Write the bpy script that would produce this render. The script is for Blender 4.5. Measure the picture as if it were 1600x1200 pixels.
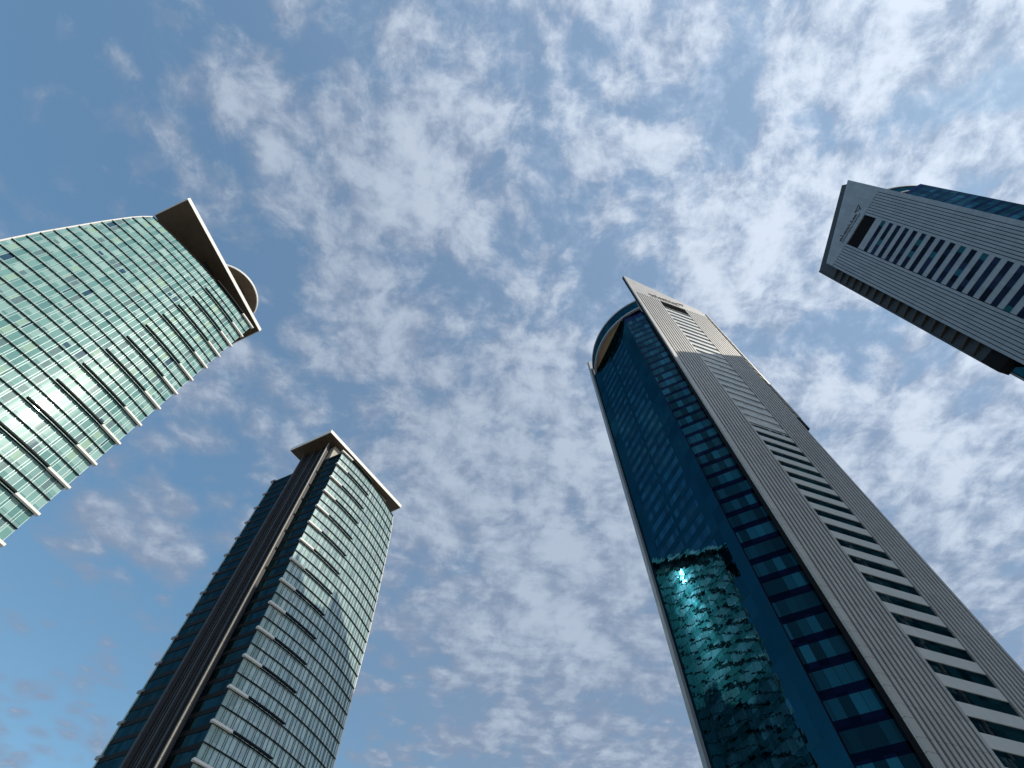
import bpy, bmesh, math, random
from mathutils import Vector
random.seed(7)
for o in list(bpy.data.objects): bpy.data.objects.remove(o)
SC = bpy.context.scene
COL = SC.collection
R = math.radians

# ------------------------------------------------------------------ camera, sky, sun, exposure
FOC, ZEN = 830.0, 442.0                     # focal length and zenith offset of the photograph (pixels of 1600)
cam = bpy.data.objects.new('camera', bpy.data.cameras.new('camera')); COL.objects.link(cam)
cam.location = (0, 0, 1.6)
cam.rotation_euler = (R(180) - math.atan(ZEN / FOC), 0, 0)
cam.data.sensor_width = 36; cam.data.lens = 36 * FOC / 1600
cam.data.clip_start = 0.1; cam.data.clip_end = 20000
SC.camera = cam
SC.view_settings.view_transform = 'Standard'; SC.view_settings.look = 'None'
SC.view_settings.exposure = 0.0; SC.view_settings.gamma = 1.0

SUN_EL, SUN_AZ = R(39.8), R(-25.5)          # azimuth measured from +X towards +Y
sdir = Vector((math.cos(SUN_EL) * math.cos(SUN_AZ), math.cos(SUN_EL) * math.sin(SUN_AZ), math.sin(SUN_EL)))
sun = bpy.data.objects.new('sun', bpy.data.lights.new('sun', 'SUN')); COL.objects.link(sun)
sun.data.energy = 3.8; sun.data.angle = R(0.5); sun.data.color = (1.0, 0.92, 0.79)
sun.rotation_euler = sdir.to_track_quat('Z', 'Y').to_euler()

class NT:
    """small helper for writing node trees"""
    def __init__(s, tree): s.t = tree; s.n = tree.nodes; s.l = tree.links
    def node(s, typ, **kw):
        n = s.n.new(typ)
        for k, v in kw.items(): setattr(n, k, v)
        return n
    def put(s, sock, v):
        if isinstance(v, bpy.types.NodeSocket): s.l.new(v, sock)
        else: sock.default_value = v
    def m(s, op, a, b=0.0, c=0.0, clamp=False):
        n = s.node('ShaderNodeMath', operation=op, use_clamp=clamp)
        for i, v in enumerate((a, b, c)): s.put(n.inputs[i], v)
        return n.outputs[0]
    def vm(s, op, a, b=(0, 0, 0)):
        n = s.node('ShaderNodeVectorMath', operation=op)
        s.put(n.inputs[0], a); s.put(n.inputs[1], b)
        return n.outputs[1] if op in ('DOT_PRODUCT', 'LENGTH', 'DISTANCE') else n.outputs[0]
    def xyz(s, v):
        n = s.node('ShaderNodeSeparateXYZ'); s.put(n.inputs[0], v); return n.outputs
    def comb(s, x, y, z=0.0):
        n = s.node('ShaderNodeCombineXYZ')
        for i, v in enumerate((x, y, z)): s.put(n.inputs[i], v)
        return n.outputs[0]
    def noise(s, vec, scale, detail=4, rough=0.55, dist=0.0):
        n = s.node('ShaderNodeTexNoise'); s.put(n.inputs['Vector'], vec)
        n.inputs['Scale'].default_value = scale; n.inputs['Detail'].default_value = detail
        n.inputs['Roughness'].default_value = rough; n.inputs['Distortion'].default_value = dist
        return n.outputs[0]
    def white(s, vec):
        n = s.node('ShaderNodeTexWhiteNoise', noise_dimensions='3D'); s.put(n.inputs['Vector'], vec); return n.outputs
    def mix(s, f, a, b, blend='MIX'):
        n = s.node('ShaderNodeMix', data_type='RGBA', blend_type=blend)
        s.put(n.inputs[0], f)
        for i, v in ((6, a), (7, b)):
            s.put(n.inputs[i], v if isinstance(v, bpy.types.NodeSocket) else (*v[:3], 1))
        return n.outputs[2]
    def smooth(s, v, lo, hi, a=0.0, b=1.0):
        n = s.node('ShaderNodeMapRange', interpolation_type='SMOOTHSTEP')
        for i, q in enumerate((v, lo, hi, a, b)): s.put(n.inputs[i], q)
        return n.outputs[0]

world = bpy.data.worlds.new('World'); SC.world = world; world.use_nodes = True
W = NT(world.node_tree); W.n.clear()
sky = W.node('ShaderNodeTexSky', sky_type='NISHITA')
sky.sun_disc = False; sky.sun_elevation = SUN_EL; sky.sun_rotation = R(90) - SUN_AZ
sky.air_density = 1.0; sky.dust_density = 0.6; sky.ozone_density = 2.0
gen = W.node('ShaderNodeTexCoord').outputs['Generated']
gx, gy, gz = W.xyz(gen)
zc = W.m('MAXIMUM', gz, 0.06)
pu = W.m('DIVIDE', gx, zc); pv = W.m('DIVIDE', gy, zc)         # where the view ray pierces a flat cloud layer
P = W.comb(pu, pv, 0.0)
# coverage of the layer: broad blobs (u, v, radius, weight)
cover = W.m('MULTIPLY_ADD', W.smooth(pu, -0.90, 0.20), 0.25, -0.09)
for u, v, r, w in (
        (-1.00, 0.00, 0.50, -0.26), (-1.32, 1.22, 0.40, -0.22), (-0.75, 1.30, 0.50, -0.14), (0.03, -0.02, 0.14, -0.10),
        (-0.36, -0.07, 0.16, -0.10), (-0.52, 0.16, 0.20, -0.06), (0.55, -0.12, 0.12, -0.10), (-0.16, 0.13, 0.22, 0.08),
        (-0.33, 0.08, 0.14, 0.07), (0.85, 0.00, 0.40, 0.06), (0.42, 0.12, 0.25, 0.04), (-0.95, 0.95, 0.30, 0.34), (-0.62, 0.58, 0.22, 0.10), (0.01, 0.09, 0.08, -0.10), (0.06, 0.19, 0.09, -0.08),
        (0.95, 0.80, 0.60, 0.16), (0.10, 1.20, 0.70, 0.22), (-0.35, 0.80, 0.40, 0.10), (0.65, 1.00, 0.45, 0.10), (-0.10, 0.75, 0.35, 0.08), (-0.30, 0.45, 0.22, 0.06)):
    d = W.vm('DISTANCE', P, (u, v, 0.0))
    cover = W.m('ADD', cover, W.smooth(d, 0.0, r, w, 0.0))
def warped(vec, scale, amp, off):
    n = W.node('ShaderNodeTexNoise'); W.put(n.inputs['Vector'], W.vm('ADD', vec, off)); n.inputs['Scale'].default_value = scale; n.inputs['Detail'].default_value = 4
    return W.vm('ADD', vec, W.vm('MULTIPLY', W.vm('SUBTRACT', n.outputs['Color'], (0.5, 0.5, 0.5)), (amp, amp, 0)))
Pw = warped(P, 4.0, 0.10, (5, 1, 0))
Pf = warped(Pw, 22.0, 0.055, (2, 8, 0))
vor = W.node('ShaderNodeTexVoronoi', feature='SMOOTH_F1'); W.put(vor.inputs['Vector'], Pf)
vor.inputs['Scale'].default_value = 13.0; vor.inputs['Smoothness'].default_value = 0.5
puff = W.m('SUBTRACT', 1.0, W.m('MULTIPLY', vor.outputs['Distance'], 1.25))
big = W.noise(W.vm('ADD', Pw, (3.1, 7.7, 0)), 2.6, 3, 0.5)
clump = W.noise(W.vm('ADD', Pw, (1.3, 2.9, 0)), 7.0, 9, 0.62)
fine = W.noise(W.vm('ADD', Pw, (9.3, 4.1, 0)), 30.0, 6, 0.65)
vo2 = W.node('ShaderNodeTexVoronoi', feature='SMOOTH_F1'); W.put(vo2.inputs['Vector'], warped(warped(P, 3.0, 0.16, (7, 2, 0)), 12.0, 0.07, (4, 4, 0)))
vo2.inputs['Scale'].default_value = 4.2; vo2.inputs['Smoothness'].default_value = 0.25
patch = W.m('SUBTRACT', 1.0, W.m('MULTIPLY', vo2.outputs['Distance'], 1.3))
s1 = W.m('MULTIPLY_ADD', big, 0.40, W.m('MULTIPLY', clump, 0.50))
s1 = W.m('MULTIPLY_ADD', puff, 0.34, s1)
s1 = W.m('MULTIPLY_ADD', patch, 0.26, s1)
near = W.smooth(gz, 0.45, 0.92, 0.10, 0.40)                      # cloudlets melt together away from the zenith
s1 = W.m('ADD', s1, W.m('MULTIPLY', W.m('SUBTRACT', fine, 0.5), near))
s1 = W.m('ADD', s1, 0.21)
s1 = W.m('ADD', s1, cover)
dens = W.smooth(s1, 0.64, 1.09)
clump2 = W.noise(W.vm('ADD', Pw, (1.3 + 0.030, 2.9 - 0.014, 0)), 7.0, 9, 0.62)      # the same layer a little nearer the sun
relief = W.m('SUBTRACT', clump, clump2)
thick = W.smooth(W.m('MULTIPLY_ADD', relief, 1.3, W.m('MULTIPLY_ADD', fine, W.m('MULTIPLY', near, 1.1), s1)), 0.92, 1.62)
toSun = W.vm('DOT_PRODUCT', gen, tuple(sdir))
glow = W.smooth(toSun, 0.25, 1.0)
veil = W.m('MULTIPLY_ADD', W.smooth(pu, -0.90, 0.05), W.m('MULTIPLY_ADD', W.smooth(pv, 0.1, 0.9), 0.24, 0.36), W.m('MULTIPLY_ADD', glow, 0.25, 0.03))
cov = W.m('MAXIMUM', W.m('MULTIPLY', dens, 0.94), veil)
cloud_dim = W.mix(glow, (1.60, 2.08, 2.95), (1.95, 2.60, 3.70))
cloud_lit = W.mix(glow, (3.05, 3.60, 4.40), (5.3, 5.9, 6.8))
cloud = W.mix(thick, cloud_dim, cloud_lit)
low = W.smooth(gz, 0.35, 0.85, 0.78, 1.0)
skyc = W.mix(1.0, sky.outputs[0], W.comb(W.m('MULTIPLY', low, 1.22), W.m('MULTIPLY', low, 1.50), W.m('MULTIPLY', low, 1.38)), 'MULTIPLY')
final = W.mix(cov, skyc, cloud)
bg = W.node('ShaderNodeBackground'); bg.inputs['Strength'].default_value = 0.15
W.put(bg.inputs['Color'], final)
wo = W.node('ShaderNodeOutputWorld'); W.l.new(bg.outputs[0], wo.inputs['Surface'])

# ------------------------------------------------------------------ materials
def material(name):
    m = bpy.data.materials.new(name); m.use_nodes = True
    t = NT(m.node_tree); b = m.node_tree.nodes['Principled BSDF']
    return m, t, b

def plain(name, col, rough=0.6, metal=0.0, var=0.12, scale=0.35, spec=0.5, streak=0.0, panel=None):
    """a solid finish with weathering noise"""
    m, t, b = material(name)
    co = t.node('ShaderNodeTexCoord').outputs['Object']
    n = t.noise(co, scale, 6, 0.6)
    f = t.m('MULTIPLY_ADD', n, 2 * var, 1 - var)
    if streak:
        sv = t.vm('MULTIPLY', co, (1.6, 1.6, 0.05))
        f = t.m('MULTIPLY', f, t.m('MULTIPLY_ADD', t.noise(sv, 1.0, 5, 0.6), 2 * streak, 1 - streak))
    if panel:                                                     # sheets of slightly different tone with dark joints
        px, py, pz = panel
        q = t.vm('DIVIDE', co, (px, py, pz))
        cell = t.node('ShaderNodeVectorMath', operation='FLOOR'); t.put(cell.inputs[0], q)
        f = t.m('MULTIPLY', f, t.m('MULTIPLY_ADD', t.white(cell.outputs[0])['Value'], 0.14, 0.93))
        x, y, z = t.xyz(q)
        e = t.m('FRACT', z) if pz < 50 else t.m('MINIMUM', t.m('FRACT', x), t.m('FRACT', y))
        f = t.m('MULTIPLY', f, t.m('MULTIPLY_ADD', t.m('LESS_THAN', e, 0.022), -0.35, 1.0))
    c = t.mix(1.0, col, t.comb(f, f, f), 'MULTIPLY')
    t.put(b.inputs['Base Color'], c)
    b.inputs['Roughness'].default_value = rough; b.inputs['Metallic'].default_value = metal
    b.inputs['Specular IOR Level'].default_value = spec
    return m

def pane_bump(t, uv, pw, ph, tilt, pillow, wob, seed=0.0):
    """height field in metres: every pane tilts and bows by its own amount"""
    u, v, _ = t.xyz(uv)
    x = t.m('DIVIDE', u, pw); y = t.m('DIVIDE', v, ph)
    cid = t.comb(t.m('FLOOR', x), t.m('FLOOR', y), seed)
    rnd = t.white(cid)
    r, g, b_ = t.xyz(t.vm('SUBTRACT', rnd['Color'], (0.5, 0.5, 0.5)))
    lx = t.m('MULTIPLY', t.m('SUBTRACT', t.m('FRACT', x), 0.5), pw)
    ly = t.m('MULTIPLY', t.m('SUBTRACT', t.m('FRACT', y), 0.5), ph)
    h = t.m('ADD', t.m('MULTIPLY', t.m('MULTIPLY', r, tilt), lx), t.m('MULTIPLY', t.m('MULTIPLY', g, tilt), ly))
    q = t.m('ADD', t.m('MULTIPLY', lx, lx), t.m('MULTIPLY', ly, ly))
    h = t.m('ADD', h, t.m('MULTIPLY', q, t.m('MULTIPLY_ADD', b_, pillow, pillow * 0.6)))
    shift = t.vm('MULTIPLY', rnd['Color'], (37, 37, 37))
    n = t.noise(t.vm('ADD', t.comb(lx, ly, 0.0), shift), 0.55, 2, 0.5)
    h = t.m('ADD', h, t.m('MULTIPLY', n, wob))
    return h, rnd, (lx, ly, x, y)

def dark_glass(name, tint, dark, pw, ph, tilt=0.012, pillow=0.006, wob=0.012, line=0.035, linecol=(0.05, 0.10, 0.12), vary=0.5, rough=0.015, fres=None, accent=None):
    """deep coated glazing: a tinted mirror with pane joints"""
    m, t, b = material(name)
    uv = t.node('ShaderNodeUVMap').outputs[0]
    h, rnd, (lx, ly, x, y) = pane_bump(t, uv, pw, ph, tilt, pillow, wob, 1.0)
    bump = t.node('ShaderNodeBump'); bump.inputs['Distance'].default_value = 1.0; bump.inputs['Strength'].default_value = 1.0
    t.put(bump.inputs['Height'], h)
    ex = t.m('SUBTRACT', pw / 2, t.m('ABSOLUTE', lx)); ey = t.m('SUBTRACT', ph / 2, t.m('ABSOLUTE', ly))
    joint = t.m('LESS_THAN', t.m('MINIMUM', ex, ey), line)
    val = t.m('MULTIPLY_ADD', rnd['Value'], vary, 1 - vary / 2)
    col = t.mix(1.0, tint, t.comb(val, val, val), 'MULTIPLY')
    refl = t.node('ShaderNodeBsdfGlossy'); refl.inputs['Roughness'].default_value = rough
    t.put(refl.inputs['Color'], col); t.l.new(bump.outputs[0], refl.inputs['Normal'])
    dv = t.m('POWER', rnd['Value'], 2.0); dk = t.mix(1.0, dark, t.comb(t.m('MULTIPLY_ADD', dv, 2.2, 0.3), t.m('MULTIPLY_ADD', dv, 2.2, 0.3), t.m('MULTIPLY_ADD', dv, 2.2, 0.3)), 'MULTIPLY')
    if accent: dk = t.mix(t.m('GREATER_THAN', t.xyz(rnd['Color'])[1], accent[0]), dk, accent[1])
    t.put(b.inputs['Base Color'], t.mix(joint, dk, linecol))
    b.inputs['Roughness'].default_value = 0.25
    b.inputs['Specular IOR Level'].default_value = 0.0
    ms = t.node('ShaderNodeMixShader')
    if fres:
        ge = t.node('ShaderNodeNewGeometry')                     # Schlick reflectance, the same on both faces
        c1 = t.m('SUBTRACT', 1.0, t.m('ABSOLUTE', t.vm('DOT_PRODUCT', ge.outputs['Normal'], ge.outputs['Incoming'])))
        base = t.m('MULTIPLY_ADD', t.m('POWER', c1, 5.0), 1.0 - fres, fres)
    else: base = 0.85
    t.put(ms.inputs[0], t.m('MULTIPLY', base, t.m('MULTIPLY_ADD', joint, -0.6, 1.0)))
    t.l.new(b.outputs[0], ms.inputs[1]); t.l.new(refl.outputs[0], ms.inputs[2])
    t.l.new(ms.outputs[0], m.node_tree.nodes['Material Output'].inputs['Surface'])
    return m

def teal_glass(name, silver=0.0, sheen=0.08, coat=1.5):
    """pale green curtain wall: tinted panes with blinds behind them, in panes of three widths"""
    m, t, b = material(name)
    uv = t.node('ShaderNodeUVMap').outputs[0]
    u, v, _ = t.xyz(uv)
    mod = 3.2
    x = t.m('DIVIDE', u, mod); fx = t.m('FRACT', x)
    k = t.m('ADD', t.m('GREATER_THAN', fx, 0.46), t.m('GREATER_THAN', fx, 0.62))
    cx = t.m('MULTIPLY_ADD', t.m('FLOOR', x), 3.0, k)
    y = t.m('DIVIDE', v, 4.0); fy = t.m('FRACT', y); cy = t.m('FLOOR', y)
    low = t.m('LESS_THAN', fy, 0.24)
    rnd = t.white(t.comb(cx, cy, 5.0)); rnd2 = t.white(t.comb(cx, cy, t.m('ADD', low, 11.0)))
    r1, g1, b1 = t.xyz(rnd['Color']); r2, g2, b2 = t.xyz(rnd2['Color'])
    # blinds drawn to a random height, slatted here and there
    blind = t.m('GREATER_THAN', fy, t.m('MULTIPLY_ADD', r1, 1.5, 0.05))
    glass = t.mix(t.m('POWER', g1, 1.0), (0.105, 0.25, 0.245), (0.21, 0.39, 0.365))
    glass = t.mix(t.smooth(b1, 0.955, 0.965), glass, (0.02, 0.07, 0.12))
    glass = t.mix(t.smooth(r2, 0.90, 0.93), glass, (0.30, 0.46, 0.36))
    glass = t.mix(t.smooth(g2, 0.86, 0.90), glass, (0.13, 0.21, 0.22))
    lit = t.mix(b2, (0.23, 0.40, 0.38), (0.34, 0.52, 0.485))
    c = t.mix(t.m('MULTIPLY', blind, 0.85), glass, lit)
    spand = t.mix(r2, (0.17, 0.31, 0.30), (0.28, 0.44, 0.42))
    c = t.mix(low, c, spand)
    tr = t.m('LESS_THAN', t.m('ABSOLUTE', t.m('SUBTRACT', fy, 0.24)), 0.010)
    c = t.mix(t.m('MULTIPLY', tr, 0.8), c, (0.03, 0.06, 0.07))
    if silver: c = t.mix(silver, c, t.mix(b2, (0.40, 0.47, 0.45), (0.60, 0.66, 0.63)))
    t.put(b.inputs['Base Color'], c)
    sh = t.vm('MULTIPLY', rnd['Color'], (53, 53, 53))
    co = t.node('ShaderNodeTexCoord').outputs['Object']
    wob = t.noise(t.vm('ADD', co, sh), 0.4, 2, 0.5)
    tilt = t.m('ADD', t.m('MULTIPLY', t.m('SUBTRACT', r2, 0.5), t.m('MULTIPLY', fx, 0.05)), t.m('MULTIPLY', t.m('SUBTRACT', g1, 0.5), t.m('MULTIPLY', fy, 0.06)))
    bump = t.node('ShaderNodeBump'); bump.inputs['Distance'].default_value = 1.0
    t.put(bump.inputs['Height'], t.m('MULTIPLY_ADD', wob, 0.012, t.m('MULTIPLY', tilt, 0.8)))
    t.l.new(bump.outputs[0], b.inputs['Normal'])
    b.inputs['Roughness'].default_value = 0.24
    b.inputs['Coat Weight'].default_value = 0.7; b.inputs['Coat Roughness'].default_value = 0.03; b.inputs['Coat IOR'].default_value = coat
    t.l.new(bump.outputs[0], b.inputs['Coat Normal'])
    b.inputs['IOR'].default_value = 1.5
    b.inputs['Specular IOR Level'].default_value = sheen
    b.inputs['Specular Tint'].default_value = (0.75, 1.0, 0.95, 1)
    return m

M = dict(
    teal=teal_glass('teal_glass'),
    silver=teal_glass('silver_teal_glass', 0.44, 0.85, 2.3),
    fin=plain('dark_fin_metal', (0.012, 0.014, 0.016), 0.6, 0.0, spec=0.12),
    mull=plain('pale_mullion', (0.42, 0.55, 0.54), 0.4, 0.2),
    mulldark=plain('dark_teal_mullion', (0.05, 0.10, 0.105), 0.4, 0.2),
    white=plain('white_metal', (0.80, 0.77, 0.72), 0.5, 0.0, 0.08, 0.5),
    soffit=plain('bronze_soffit', (0.075, 0.052, 0.030), 0.55, 0.1, 0.25, 0.25, panel=(2.4, 2.4, 500.0)),
    endglass=dark_glass('end_wall_glass', (0.022, 0.062, 0.075), (0.003, 0.014, 0.020), 1.5, 4.0, 0.01, 0.003, 0.006, 0.03, (0.02, 0.05, 0.06)),
    rib=plain('dark_stone_rib', (0.054, 0.057, 0.065), 0.6, 0.0, 0.15, 0.3, streak=0.18, panel=(1.5, 1.5, 4.0)),
    ribdark=plain('dark_recess', (0.006, 0.007, 0.009), 0.7),
    stone=plain('grey_stone', (0.40, 0.37, 0.31), 0.65, 0.0, 0.12, 0.4, streak=0.08),
    clad=plain('warm_grey_cladding', (0.36, 0.35, 0.335), 0.45, 0.15, 0.10, 0.25, streak=0.16, panel=(2.3, 2.3, 4.0)),
    cladshade=plain('shade_toned_cladding', (0.235, 0.268, 0.305), 0.5, 0.1, 0.10, 0.25, streak=0.16, panel=(2.3, 2.3, 4.0)),  # darker, bluer copy of the cladding: the tower's shade put into the colour
    groove=plain('groove_metal', (0.010, 0.011, 0.014), 0.75, spec=0.08),
    spand=plain('grey_panel', (0.46, 0.465, 0.45), 0.5, 0.0, 0.16, 0.7, streak=0.10),
    navy=dark_glass('navy_glass', (0.009, 0.064, 0.094), (0.001, 0.006, 0.020), 2.9, 4.0, 0.0035, 0.0016, 0.009, 0.025, (0.010, 0.040, 0.055), 0.25),
    navywin=dark_glass('blue_window_glass', (0.026, 0.100, 0.152), (0.006, 0.045, 0.065), 1.45, 4.0, 0.004, 0.0016, 0.006, 0.03, (0.010, 0.04, 0.06), 0.5),
    chamwin=dark_glass('teal_window_glass', (0.16, 0.50, 0.68), (0.003, 0.032, 0.050), 1.45, 4.0, 0.008, 0.003, 0.008, 0.04, (0.003, 0.015, 0.025), 0.6, 0.015, 0.045),
    black=dark_glass('black_spandrel_glass', (0.20, 0.42, 0.95), (0.001, 0.001, 0.006), 1.45, 4.0, 0.008, 0.003, 0.008, 0.02, (0.002, 0.002, 0.008), 0.3, 0.015, 0.015),
    winfront=dark_glass('grey_window_glass', (0.80, 0.86, 0.86), (0.002, 0.010, 0.011), 1.9, 4.0, 0.006, 0.002, 0.006, 0.03, (0.01, 0.02, 0.025), 0.3, 0.015, 0.10),
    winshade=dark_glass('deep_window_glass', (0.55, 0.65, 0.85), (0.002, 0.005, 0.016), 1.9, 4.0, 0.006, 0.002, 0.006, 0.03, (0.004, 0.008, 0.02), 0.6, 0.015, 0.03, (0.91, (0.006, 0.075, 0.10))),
    plateshade=plain('shade_toned_plate', (0.022, 0.030, 0.038), 0.6, 0.0, 0.2, 0.3),  # right-edge tower's plate: deep shade of the end panel painted as base colour
    finshade=plain('shade_toned_fin', (0.05, 0.047, 0.045), 0.6, 0.0, spec=0.2),  # bracket fins of the same panel, darkened in colour to look shaded
    beige=plain('beige_soffit', (0.42, 0.30, 0.19), 0.7),
    trim=plain('grey_trim', (0.30, 0.31, 0.33), 0.45, 0.3),
    letter=plain('dark_letter_metal', (0.045, 0.04, 0.055), 0.5, 0.3),
    letterlit=plain('pale_letter_metal', (0.75, 0.74, 0.70), 0.4, 0.2),
    paving=plain('stone_paving', (0.28, 0.275, 0.265), 0.8, 0.0, 0.2, 0.15),
)

# ------------------------------------------------------------------ mesh helpers
S = 4.0                                    # metres per storey: all plans below are in storeys
Z0 = 1.6

class Frame:
    """a tower's own axes: s along the front, t into the building, h storeys above eye level"""
    def __init__(f, ox, oy, dx, dy, bx, by):
        f.o = (ox, oy); f.d = (dx, dy); f.b = (bx, by)
    def __call__(f, s, t, h):
        return Vector(((s * f.d[0] + t * f.b[0]) * S, (s * f.d[1] + t * f.b[1]) * S, h * S))
    def base(f): return Vector((f.o[0] * S, f.o[1] * S, Z0))

class MB:
    def __init__(s): s.v = []; s.f = []; s.uv = []
    def face(s, pts, uvs=None):
        i = len(s.v); s.v += [tuple(p) for p in pts]; s.f.append(tuple(range(i, i + len(pts))))
        s.uv += list(uvs) if uvs else [(p[0] + p[1], p[2]) for p in pts]
    def hexa(s, a):
        """8 corners: bottom ring 0-3, top ring 4-7"""
        for q in ((0, 3, 2, 1), (4, 5, 6, 7), (0, 1, 5, 4), (1, 2, 6, 5), (2, 3, 7, 6), (3, 0, 4, 7)):
            s.face([a[k] for k in q])
    def box(s, F, s0, s1, t0, t1, h0, h1):
        s.hexa([F(s0, t0, h0), F(s1, t0, h0), F(s1, t1, h0), F(s0, t1, h0), F(s0, t0, h1), F(s1, t0, h1), F(s1, t1, h1), F(s0, t1, h1)])
    def prism(s, ring0, ring1):
        n = len(ring0)
        s.face(list(reversed(ring0))); s.face(ring1)
        for i in range(n):
            j = (i + 1) % n; s.face([ring0[i], ring0[j], ring1[j], ring1[i]])
    def build(s, name, mat, parent=None, weld=True):
        me = bpy.data.meshes.new(name); me.from_pydata(s.v, [], s.f)
        ul = me.uv_layers.new(name='UVMap')
        for i, u in enumerate(s.uv): ul.data[i].uv = u
        if weld:
            bm = bmesh.new(); bm.from_mesh(me)
            bmesh.ops.remove_doubles(bm, verts=bm.verts, dist=0.0005)
            bmesh.ops.recalc_face_normals(bm, faces=bm.faces)
            bm.to_mesh(me); bm.free()
        me.materials.append(mat)
        o = bpy.data.objects.new(name, me); COL.objects.link(o)
        if parent: o.parent = parent
        return o

def thing(name, label, cat, loc, group=None):
    o = bpy.data.objects.new(name, None); COL.objects.link(o); o.location = loc
    o['label'] = label; o['category'] = cat
    if group: o['group'] = group
    return o

# ------------------------------------------------------------------ ground
g = MB(); g.face([(-6000, -6000, 0), (6000, -6000, 0), (6000, 6000, 0), (-6000, 6000, 0)])
gr = g.build('ground', M['paving'], weld=False); gr['kind'] = 'structure'

HB = -0.40                                  # storey value of the ground
# ------------------------------------------------------------------ the two green glass towers
def narrowing(k):
    """how far (storeys) the far edge of the bowed front draws in, k storeys below the roof"""
    pts = ((-0.2, 1.50), (0, 1.42), (1, 1.18), (2, 1.00), (3, 0.88), (5, 0.66), (7, 0.48), (10, 0.22), (13, 0.05), (16, 0.0), (99, 0.0))
    for (a, x), (b, y) in zip(pts, pts[1:]):
        if a <= k <= b: return x + (y - x) * (k - a) / (b - a)
    return 0.0

def green_tower(name, label, corner, far, sag, top, depth, slab, slab_h, disc, core):
    # local plan: origin at the corner with the sun shelves, the bowed front runs to `far`
    fx, fy = far[0] - corner[0], far[1] - corner[1]
    L = math.hypot(fx, fy); cd = (fx / L, fy / L)
    nx, ny = cd[1], -cd[0]                                        # outward normal, chosen to face the plaza
    if nx * (-corner[0]) + ny * (-corner[1]) < 0: nx, ny = -nx, -ny
    Rr = (L * L / 4 + sag * sag) / (2 * sag); half = math.asin(L / 2 / Rr)
    arc = 2 * half * Rr
    def fp(a, out=0.0):
        """plan point a storeys along the front from the corner, `out` storeys proud of the glass"""
        th = -half + a / Rr
        x = Rr * math.sin(th) + L / 2; y = Rr * math.cos(th) - Rr * math.cos(half)
        x += out * math.sin(th); y += out * math.cos(th)
        return (x * cd[0] + y * nx, x * cd[1] + y * ny)
    def P3(p, h): return Vector((p[0] * S, p[1] * S, h * S))
    root = thing(name, label, 'tower', (corner[0] * S, corner[1] * S, Z0), 'pale green glass towers with flat roof slabs')
    nf = int(top - HB)
    def end(h): return arc - narrowing(top - h)
    NS = 24
    lev = [top - k for k in range(nf + 1)]
    def ribbon(mb, a0, a1, o0, o1, h0, h1, n=NS):
        """a solid strip following the bowed front"""
        pa = [a0 + (a1 - a0) * i / n for i in range(n + 1)]
        ring = []
        for a in pa: ring.append((fp(a, o0), fp(a, o1)))
        for i in range(n):
            (b0, c0), (b1, c1) = ring[i], ring[i + 1]
            mb.face([P3(c0, h0), P3(c1, h0), P3(c1, h1), P3(c0, h1)])
            mb.face([P3(b1, h0), P3(b0, h0), P3(b0, h1), P3(b1, h1)])
            mb.face([P3(b0, h0), P3(b1, h0), P3(c1, h0), P3(c0, h0)])
            mb.face([P3(b0, h1), P3(c0, h1), P3(c1, h1), P3(b1, h1)])
        for (b, c) in (ring[0], ring[-1]):
            mb.face([P3(b, h0), P3(c, h0), P3(c, h1), P3(b, h1)])
    for k in range(nf):
        h1, h0 = lev[k], lev[k + 1]
        mb = MB()
        for i in range(NS):
            q = []
            for a_f, h in ((i / NS, h0), ((i + 1) / NS, h0), ((i + 1) / NS, h1), (i / NS, h1)):
                a = a_f * end(h); q.append((P3(fp(a), h), (a * S, (h - top + nf) * S)))
            mb.face([x[0] for x in q], [x[1] for x in q])
        mb.build('glazing_band', M[core['glass']], root)
        mb = MB(); ribbon(mb, -0.02, end(h1) + 0.03, 0.012, 0.085, h1 - 0.030, h1 + 0.010); mb.build('floor_fin', M['fin'], root)
        if k % 2 == 0:
            mb = MB(); ribbon(mb, -0.16, 1.30, 0.02, 0.24, h1 - 0.03, h1 + 0.10, 5); mb.build('corner_shelf', M['white'], root)
            mb = MB(); ribbon(mb, 1.28, 4.55, 0.10, 0.25, h1 + 0.03, h1 + 0.12, 9); mb.build('sun_louvre', M['fin'], root)
    # mullions and the pale edge strip
    mb = MB(); mod = 0.8; a = 0.0; i = 0
    while a < arc - 0.05:
        aa = (i // 3) * mod + (0, 0.46, 0.62)[i % 3] * mod; i += 1; a = aa
        hi = top
        while end(hi) < aa and hi > 0: hi -= 0.5
        w = 0.012
        p0, p1, p2, p3 = fp(aa - w, -0.01), fp(aa + w, -0.01), fp(aa + w, 0.030), fp(aa - w, 0.030)
        mb.hexa([P3(p, HB) for p in (p0, p1, p2, p3)] + [P3(p, hi) for p in (p0, p1, p2, p3)])
    mb.build('mullion_grid', M[core['mull']], root)
    mb = MB()
    hs = [top - k * 0.5 for k in range(int(2 * (top - HB)) + 1)]
    for h1, h0 in zip(hs, hs[1:]):
        r = []
        for h in (h0, h1):
            e = end(h); r += [P3(fp(e, -0.10), h), P3(fp(e + 0.10, -0.10), h), P3(fp(e + 0.10, 0.06), h), P3(fp(e, 0.06), h)]
        mb.hexa(r)
    mb.build('edge_strip', M['white'], root)
    # body behind the glass: end walls and rear front
    bx, by = core['dir']
    def ew(x, p, h=0.0, a=0.0):
        """end wall point: x storeys back from the corner, p proud of it"""
        px, py = -cd[0], -cd[1]
        n2 = (by, -bx)
        if n2[0] * px + n2[1] * py < 0: n2 = (-n2[0], -n2[1])
        return P3((bx * x + n2[0] * p, by * x + n2[1] * p), h)
    farpt = fp(arc)
    rear = [ (bx * depth, by * depth), (farpt[0] + bx * depth, farpt[1] + by * depth) ]
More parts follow.
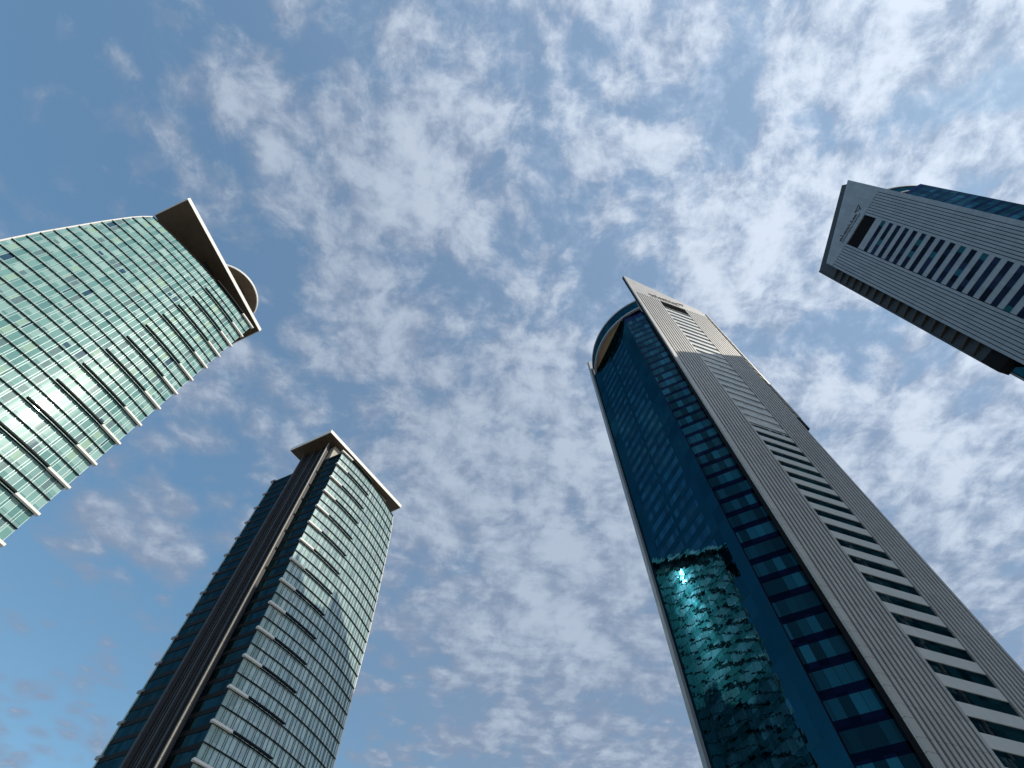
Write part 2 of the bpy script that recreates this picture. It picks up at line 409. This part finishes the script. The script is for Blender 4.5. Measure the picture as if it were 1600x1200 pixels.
    mb = MB()
    mb.face([P3(rear[0], HB), P3(rear[1], HB), P3(rear[1], top), P3(rear[0], top)])
    mb.face([P3(farpt, HB), P3(rear[1], HB), P3(rear[1], top), P3(fp(end(top)), top)])
    mb.build('rear_wall', M['endglass'], root)
    mb = MB(); mb.face([P3(fp(i / 12 * end(top)), top - 0.02) for i in range(13)] + [P3(rear[1], top - 0.02), P3(rear[0], top - 0.02)])
    mb.build('roof_deck', M['rib'], root)
    mb = MB()
    mb.face([ew(0.02, 0, HB), ew(depth, 0, HB), ew(depth, 0, top), ew(0.02, 0, top)], [(0, HB * S), (depth * S, HB * S), (depth * S, top * S), (0, top * S)])
    mb.build('end_wall', M['endglass'], root)
    for k in range(nf):
        h = lev[k]
        for x0, x1 in ((0.03, core['x0'] - 0.08), (core['x1'] + 0.02, depth - 0.03)):
            mb = MB(); r = [ew(x0, 0.004, h - 0.30), ew(x1, 0.004, h - 0.30), ew(x1, 0.03, h - 0.30), ew(x0, 0.03, h - 0.30)]
            mb.hexa(r + [q + Vector((0, 0, 0.31 * S)) for q in r])
            mb.build('floor_ledge', M['fin'], root)
        if k % 2 == 0:
            mb = MB(); r = [ew(depth - 0.25, -0.9, h - 0.05), ew(depth + 0.30, -0.9, h - 0.05), ew(depth + 0.30, 0.14, h - 0.05), ew(depth - 0.25, 0.14, h - 0.05)]
            mb.hexa(r + [q + Vector((0, 0, 0.17 * S)) for q in r]); mb.build('rear_corner_shelf', M['trim'], root)
    mb = MB(); r = [ew(depth - 0.02, -0.05, HB), ew(depth + 0.10, -0.05, HB), ew(depth + 0.10, 0.06, HB), ew(depth - 0.02, 0.06, HB)]
    mb.hexa(r + [q + Vector((0, 0, (top - HB) * S)) for q in r]); mb.build('rear_corner_strip', M['mull'], root)
    # ribbed service core running up the end wall to the roof slab
    c0, c1, pr = core['x0'], core['x1'], core['p']
    soff = slab_h; csoff = slab_h if core['show'] else top
    mb = MB(); r = [ew(c0, 0.0, HB), ew(c1, 0.0, HB), ew(c1, 0.03, HB), ew(c0, 0.03, HB)]
    mb.hexa(r + [q + Vector((0, 0, (csoff - HB) * S)) for q in r]); mb.build('core_recess', M['ribdark'], root)
    for x, w, p in ((c0, 0.10, pr), (c0 + 0.48, 0.10, 0.16), (c0 + 0.82, 0.13, 0.26), (c0 + 1.22, 0.05, 0.12), (c0 + 1.52, 0.05, 0.12), (c0 + 1.82, 0.14, 0.26), (c0 + 2.28, 0.08, 0.16), (c0 + 2.62, 0.06, 0.14), (c1 - 0.22, 0.22, pr * 0.8)):
        mb = MB(); r = [ew(x, 0.032, HB), ew(x + w, 0.032, HB), ew(x + w, p, HB), ew(x, p, HB)]
        mb.hexa(r + [q + Vector((0, 0, (csoff - HB) * S)) for q in r])
        mb.build('core_rib', M['rib'], root)
    mb = MB()                                                        # pale stone cheek of the core, laid in storey-high pieces
    for k in range(nf + 2):
        h1 = csoff - k; h0 = max(h1 - 0.985, HB)
        if h1 - h0 < 0.1: continue
        r = [ew(c0 - 0.06, pr * 0.78, h0), ew(c0 - 0.003, pr * 0.78, h0), ew(c0 - 0.003, pr, h0), ew(c0 - 0.06, pr, h0)]
        mb.hexa(r + [q + Vector((0, 0, (h1 - h0) * S)) for q in r])
    mb.build('core_cheek', M['stone'], root)
    # penthouse and roof slab
    def rel(p): return (p[0] - corner[0], p[1] - corner[1])
    p1, p2, p3, p4 = [rel(p) for p in slab]
    cxm = sum(p[0] for p in (p1, p2, p3, p4)) / 4; cym = sum(p[1] for p in (p1, p2, p3, p4)) / 4
    ins = [(cxm + (p[0] - cxm) * core['pent'], cym + (p[1] - cym) * core['pent']) for p in (p1, p2, p3, p4)]
    mb = MB(); mb.prism([P3(p, top) for p in ins], [P3(p, soff - 0.005) for p in ins]); mb.build('penthouse', M['stone'] if core['show'] else M['ribdark'], root)
    th = 0.46
    mb = MB(); mb.prism([P3(p, soff + 0.012) for p in (p1, p2, p3, p4)], [P3(p, soff + th) for p in (p1, p2, p3, p4)]); sl = mb.build('roof_slab', M['white'], root)
    inn = [(cxm + (p[0] - cxm) * 0.988, cym + (p[1] - cym) * 0.988) for p in (p1, p2, p3, p4)]
    mb = MB(); mb.prism([P3(p, soff) for p in inn], [P3(p, soff + 0.011) for p in inn]); mb.build('slab_soffit', M['soffit'], root)
    if disc:
        (dx, dy), rad, dh = rel(disc[0]), disc[1], disc[2]
        n = 64
        ring = [(dx + rad * math.cos(6.2832 * i / n), dy + rad * math.sin(6.2832 * i / n)) for i in range(n)]
        mb = MB(); mb.prism([P3(p, dh) for p in ring], [P3(p, dh + 0.22) for p in ring]); hp = mb.build('helipad_disc', M['white'], root)
        rin = [(dx + (x - dx) * 0.975, dy + (y - dy) * 0.975) for x, y in ring]
        mb = MB(); mb.prism([P3(p, dh - 0.03) for p in rin], [P3(p, dh - 0.002) for p in rin]); mb.build('disc_soffit', M['soffit'], root)
        rin = [(dx + (x - dx) * 0.6, dy + (y - dy) * 0.6) for x, y in ring]
        mb = MB(); mb.prism([P3(p, soff + th) for p in rin], [P3(p, dh - 0.03) for p in rin]); mb.build('disc_drum', M['rib'], root)
    return root

# the tower on the left edge
green_tower('glass_tower', 'bowed pale green glass tower at the left edge, round helipad disc behind its roof slab',
            (-23.10, 17.59), (-29.58, 7.12), 0.55, 43.67, 8.4,
            [(-30.09, 8.44), (-26.95, 7.15), (-23.60, 19.00), (-26.55, 20.35)], 46.15, ((-27.6, 16.45), 3.0, 49.2),
            dict(dir=(-0.86, 0.51), x0=2.27, x1=5.47, p=0.20, show=False, pent=0.2, glass='teal', mull='mull'))
# the tower lower left of centre
green_tower('glass_tower', 'glass tower with a dark ribbed core up its navy end wall, no helipad disc',
            (-16.85, 30.84), (-12.36, 40.45), 0.50, 43.40, 8.45,
            [(-23.30, 32.35), (-18.65, 30.05), (-12.42, 40.15), (-16.95, 42.6)], 45.90, None,
            dict(dir=(-0.902, 0.431), x0=2.27, x1=5.47, p=0.47, show=True, pent=0.72, glass='silver', mull='mulldark'))

# ------------------------------------------------------------------ the two slab towers with blue glass sides
def script_sign(F, sc, hc, flip, height, length, mat, parent):
    """worn metal script on the top panel: a flowing line with loops and tails, a fine second line, an angular emblem at its start"""
    rng = random.Random(3)
    mb = MB()
    def stroke(pts, w):
        for (x0, y0), (x1, y1) in zip(pts, pts[1:]):
            l = math.hypot(x1 - x0, y1 - y0) or 1e-6; ux, uy = -(y1 - y0) / l * w, (x1 - x0) / l * w
            q = [(x0 - ux, y0 - uy), (x1 - ux, y1 - uy), (x1 + ux, y1 + uy), (x0 + ux, y0 + uy)]
            f = [F(sc + flip * a, -0.035, hc + b) for a, b in q]; k = [F(sc + flip * a, -0.003, hc + b) for a, b in q]
            mb.hexa(k + f)
    L = length; H = height
    # angular emblem at the right-hand end
    ex = L / 2
    stroke([(ex, 0.95 * H), (ex - 0.42 * H, 0.05 * H)], 0.045 * H); stroke([(ex, 0.95 * H), (ex - 0.95 * H, 0.80 * H), (ex - 0.45 * H, 0.42 * H), (ex - 0.2 * H, 0.5 * H)], 0.05 * H)
    x = ex - 1.05 * H
    while x > -L / 2:
        w = rng.uniform(0.28, 0.5) * H; kind = rng.random()
        if kind < 0.35: stroke([(x, 0.3 * H), (x - w * 0.5, 0.26 * H), (x - w * 0.7, rng.uniform(0.75, 1.0) * H)], 0.04 * H); stroke([(x - w * 0.5, 0.26 * H), (x - w, 0.3 * H)], 0.04 * H)
        elif kind < 0.7:
            c = (x - w / 2, 0.34 * H); r = w * 0.4
            stroke([(c[0] + r * math.cos(a), c[1] + 0.9 * r * math.sin(a)) for a in [i * 0.785 for i in range(9)]], 0.035 * H); stroke([(x, 0.24 * H), (x - w, 0.24 * H)], 0.04 * H)
        else: stroke([(x, 0.3 * H), (x - w * 0.3, 0.14 * H), (x - w * 0.6, 0.0), (x - w, 0.12 * H), (x - w * 1.02, 0.3 * H)], 0.04 * H)
        x -= w
    x = ex - 0.9 * H                                           # fine second line underneath
    while x > -L / 2:
        w = rng.uniform(0.08, 0.13) * H
        y0 = -0.32 * H
        stroke([(x, y0), (x, y0 + 0.2 * H), (x - w, y0 + 0.2 * H)] if rng.random() < .5 else [(x, y0 + 0.2 * H), (x - w * .5, y0), (x - w, y0 + 0.2 * H)], 0.02 * H)
        x -= w * 1.7
    mb.build('sign_lettering', mat, parent)

def slab_tower(name, label, F, Wd, win, hL, slope, rib_top, louv, w_off, panel, pw, clad, wglass, sign, ch_off, spmat, plate, fins, side_s, bul, gap):
    root = thing(name, label, 'tower', F.base(), 'slab towers with blue glass sides')
    w0, w1 = win; hT = lambda s: hL - slope * s
    # dark backing of the front
    mb = MB()
    ring = [(0.0, HB), (Wd, HB), (Wd, hT(Wd) - 0.02), (0.0, hT(0) - 0.02)]
    mb.prism([F(s, 0.12, h) for s, h in ring], [F(s, 0.34, h) for s, h in ring]); mb.build('front_backing', M['groove'], root)
    # smooth sail-shaped top panel
    mb = MB()
    ring = [(0.0, rib_top), (Wd, rib_top), (Wd, hT(Wd)), (0.0, hT(0))]
    mb.prism([F(s, 0.0, h) for s, h in ring], [F(s, 0.119, h) for s, h in ring]); mb.build('top_panel', clad, root)
    # ribbed cladding either side of the windows
    n = 9
    for a, b in ((0.36, w0), (w1, Wd)):
        mb = MB(); pit = (b - a) / n
        for i in range(n): mb.box(F, a + pit * (i + gap), a + pit * (i + 1) - 0.002, 0.0, 0.119, HB, rib_top - 0.003 - 0.03 * (i % 3))
        mb.build('ribbed_cladding', clad, root)
    mb = MB(); k = 0                                               # plain edge strip in storey-high pieces
    h = HB
    while h < rib_top - 0.01:
        h1 = min(h + 1.0, rib_top - 0.003); mb.box(F, 0.0, 0.355, 0.0, 0.119, h, h1 - 0.012); h = h1 if h1 < rib_top - 0.004 else 999
    mb.build('edge_strip', clad, root)
    # window bands and the panels between them
    tops = []
    k = w_off
    while k > HB + 0.6: tops.append(k); k -= 1.0
    prev = louv[0]
    for i, tp in enumerate(tops):
        mb = MB(); mb.box(F, w0 + 0.002, w1 - 0.002, 0.0, 0.118, tp, prev); mb.build('spandrel_panel', spmat, root)
        b0 = tp - 0.53
        mb = MB(); q = [(w0, b0), (w1, b0), (w1, tp), (w0, tp)]
        mb.face([F(s, 0.035, h) for s, h in q], [(s * S, h * S) for s, h in q]); mb.build('front_window', wglass, root)
        prev = b0
    mb = MB(); mb.box(F, w0 + 0.002, w1 - 0.002, 0.0, 0.118, HB, prev); mb.build('spandrel_panel', spmat, root)
    # louvred opening over the windows
    mb = MB(); mb.box(F, w0 + 0.002, w1 - 0.002, 0.11, 0.118, louv[0], louv[1])
    ns = 7
    for i in range(ns):
        hh = louv[0] + (louv[1] - louv[0]) * (i + 0.5) / ns; mb.box(F, w0 + 0.002, w1 - 0.002, 0.07, 0.109, hh - 0.010, hh + 0.010)
    mb.build('plant_louvre', M['groove'], root)
    if rib_top - 0.004 > louv[1] + 0.01:
        mb = MB(); mb.box(F, w0 + 0.002, w1 - 0.002, 0.0, 0.118, louv[1] + 0.002, rib_top - 0.004); mb.build('louvre_head', clad, root)
    # rear plate of the front, standing taller, with the bracketed end panel
    Wp = Wd + pw; pb = panel
    mb = MB()
    ring = [(Wd - 0.5, pb), (Wp, pb), (Wp, hT(Wp) + 1.35), (0.55, hT(0.55) + 1.30), (0.30, hT(0) + 0.2), (0.0, 47.5), (0.0, 46.0), (Wd - 0.5, 46.0)]
    def bt(s, h): return 0.40 if s < 0.6 else 0.42
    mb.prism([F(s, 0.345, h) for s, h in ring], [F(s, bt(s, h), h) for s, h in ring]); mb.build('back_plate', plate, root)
    h = pb + 0.75
    while h < hT(Wp) - 0.6:
        mb = MB()
        a = [F(Wd + 0.02, 0.02, h), F(Wp - 0.13, 0.262, h), F(Wp - 0.13, 0.343, h), F(Wd + 0.02, 0.343, h)]
        mb.hexa(a + [q + Vector((0, 0, 0.10 * S)) for q in a]); mb.build('bracket_fin', fins, root); h += 1.0
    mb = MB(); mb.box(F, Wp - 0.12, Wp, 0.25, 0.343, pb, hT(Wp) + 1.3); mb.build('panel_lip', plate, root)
    mb = MB(); mb.box(F, Wd - 0.45, Wp + 0.005, 0.30, 1.1, pb - 1.35, pb - 0.004); mb.build('vent_recess', M['groove'], root)
    # glass body: chamfer, long side, far chamfer
    top = 47.5
    K = (side_s, 1.86); C0 = (0.42, 0.40); RB = (side_s, 8.54)
    cl = math.hypot(K[0] - C0[0], K[1] - C0[1])
    def sheet(mb, p, q, off, h0, h1, f0=0.0, f1=1.0):
        l = math.hypot(q[0] - p[0], q[1] - p[1]); nx, ny = (q[1] - p[1]) / l, -(q[0] - p[0]) / l
        if nx > 0 and p[0] < 3: nx, ny = -nx, -ny
        if p[0] > 3 and nx < 0: nx, ny = -nx, -ny
        A = (p[0] + (q[0] - p[0]) * f0 + nx * off, p[1] + (q[1] - p[1]) * f0 + ny * off); B = (p[0] + (q[0] - p[0]) * f1 + nx * off, p[1] + (q[1] - p[1]) * f1 + ny * off)
        mb.face([F(*A, h0), F(*B, h0), F(*B, h1), F(*A, h1)], [(l * f0 * S, h0 * S), (l * f1 * S, h0 * S), (l * f1 * S, h1 * S), (l * f0 * S, h1 * S)])
    mb = MB(); sheet(mb, C0, K, 0.0, HB, top); mb.build('chamfer_wall', M['black'], root)
    mb = MB(); sheet(mb, K, RB, 0.0, HB, top); mb.build('side_wall', M['navy'], root)
    k = ch_off
    while k > HB + 1:
        if k < top - 0.4:
            mb = MB(); sheet(mb, C0, K, 0.006, k - 1.0, k - 0.34, 0.0, 0.97); mb.build('chamfer_window', M['chamwin'], root)
            for t0, t1 in ((3.12, 5.10), (5.36, 7.45)):
                mb = MB(); sheet(mb, K, RB, 0.006, k - 0.98, k - 0.47, (t0 - 1.86) / 6.68, (t1 - 1.86) / 6.68); mb.build('side_window', M['navywin'], root)
        k -= 1.0
    mb = MB(); mb.box(F, K[0] - 0.006, K[0] + 0.008, K[1] - 0.008, K[1] + 0.006, HB, top); mb.build('corner_mullion', M['fin'], root)
    # far side: glass chamfer past the end panel, corner rail, far wall
    E0 = (Wd - 0.05, 0.40); E1 = (Wp - 0.12, 1.75); E2 = (Wp - 0.12, 8.54)
    mb = MB(); sheet(mb, E0, E1, 0.0, HB, top); mb.build('far_chamfer', M['navy'], root)
    mb = MB(); sheet(mb, E1, E2, 0.0, HB, top); mb.build('far_wall', M['navy'], root)
    mb = MB(); mb.box(F, E1[0] - 0.06, E1[0] + 0.09, E1[1] - 0.06, E1[1] + 0.20, HB, pb - 0.4); mb.build('corner_rail', M['trim'], root)
    # rear slab
    mb = MB(); mb.box(F, side_s - 0.17, Wp, 8.545, 8.84, HB, 50.8); mb.build('rear_slab', M['trim'], root)
    # roof and the curved canopy over the glass
    mb = MB(); ring = [C0, (Wd - 0.05, 0.40), E1, E2, RB, K]
    mb.face([F(s, t, top - 0.01) for s, t in ring]); mb.build('roof_deck', M['trim'], root)
    a0 = Vector((0.10, 0.42)); a1 = Vector((-0.80, 8.50)); mid = (a0 + a1) / 2; ch = (a1 - a0); L = ch.length
    Rr = (L * L / 4 + bul * bul) / (2 * bul); hf = math.asin(L / 2 / Rr); u = ch / L; nrm = Vector((-u.y, u.x))
    if nrm.x > 0: nrm = -nrm
    def cp(i, n, out=0.0):
        th = -hf + 2 * hf * i / n
        p = mid + u * (Rr * math.sin(th)) + nrm * (Rr * math.cos(th) - Rr * math.cos(hf)) + (u * math.sin(th) + nrm * math.cos(th)) * out
        return p.x, p.y
    def curved(mb, o0, o1, h0, h1, n=40):
        for i in range(n):
            a, b, c, d = cp(i, n, o0), cp(i + 1, n, o0), cp(i + 1, n, o1), cp(i, n, o1)
            mb.hexa([F(*p, h0) for p in (a, b, c, d)] + [F(*p, h1) for p in (a, b, c, d)])
    mb = MB(); curved(mb, -0.10, 0.0, 47.46, 49.0); can = mb.build('canopy', M['navy'], root)
    mb = MB(); curved(mb, -0.14, 0.05, 47.22, 47.44); mb.build('canopy_lower_trim', M['trim'], can)
    mb = MB(); curved(mb, -0.14, 0.07, 49.02, 49.22); mb.build('canopy_upper_trim', M['trim'], can)
    mb = MB(); mb.face([F(*cp(i, 40, -0.105), 47.50) for i in range(41)]); mb.build('canopy_soffit', M['beige'], can)
    mb = MB(); mb.face([F(*cp(i, 40, -0.12), 48.98) for i in range(41)]); mb.build('canopy_roof', M['trim'], can)
    script_sign(F, *sign, root)
    return root

FC = Frame(12.05, 16.65, 0.940, 0.341, -0.341, 0.940)
slab_tower('slab_tower', 'slab tower with green reflections in its navy glass side, ribbed front sunlit at the top', FC,
           8.25, (2.92, 5.72), 56.3, 0.44, 51.1, (49.25, 51.05), 49.20, 32.5, 1.10, M['clad'], M['winfront'],
           (4.1, 51.75, 1, 0.85, 4.0, M['letter']), 47.22, M['spand'], M['clad'], M['clad'], -0.95, 1.42, 0.42)
FD = Frame(32.34, 6.69, -0.305, 0.952, 0.952, 0.305)
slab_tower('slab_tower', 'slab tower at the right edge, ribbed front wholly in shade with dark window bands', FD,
           7.35, (2.40, 5.10), 54.4, 0.55, 49.3, (47.45, 49.2), 46.60, 30.7, 1.05, M['cladshade'], M['winshade'],
           (3.45, 50.0, -1, 0.75, 3.3, M['letter']), 46.9, M['cladshade'], M['plateshade'], M['finshade'], -1.15, 1.0, 0.20)
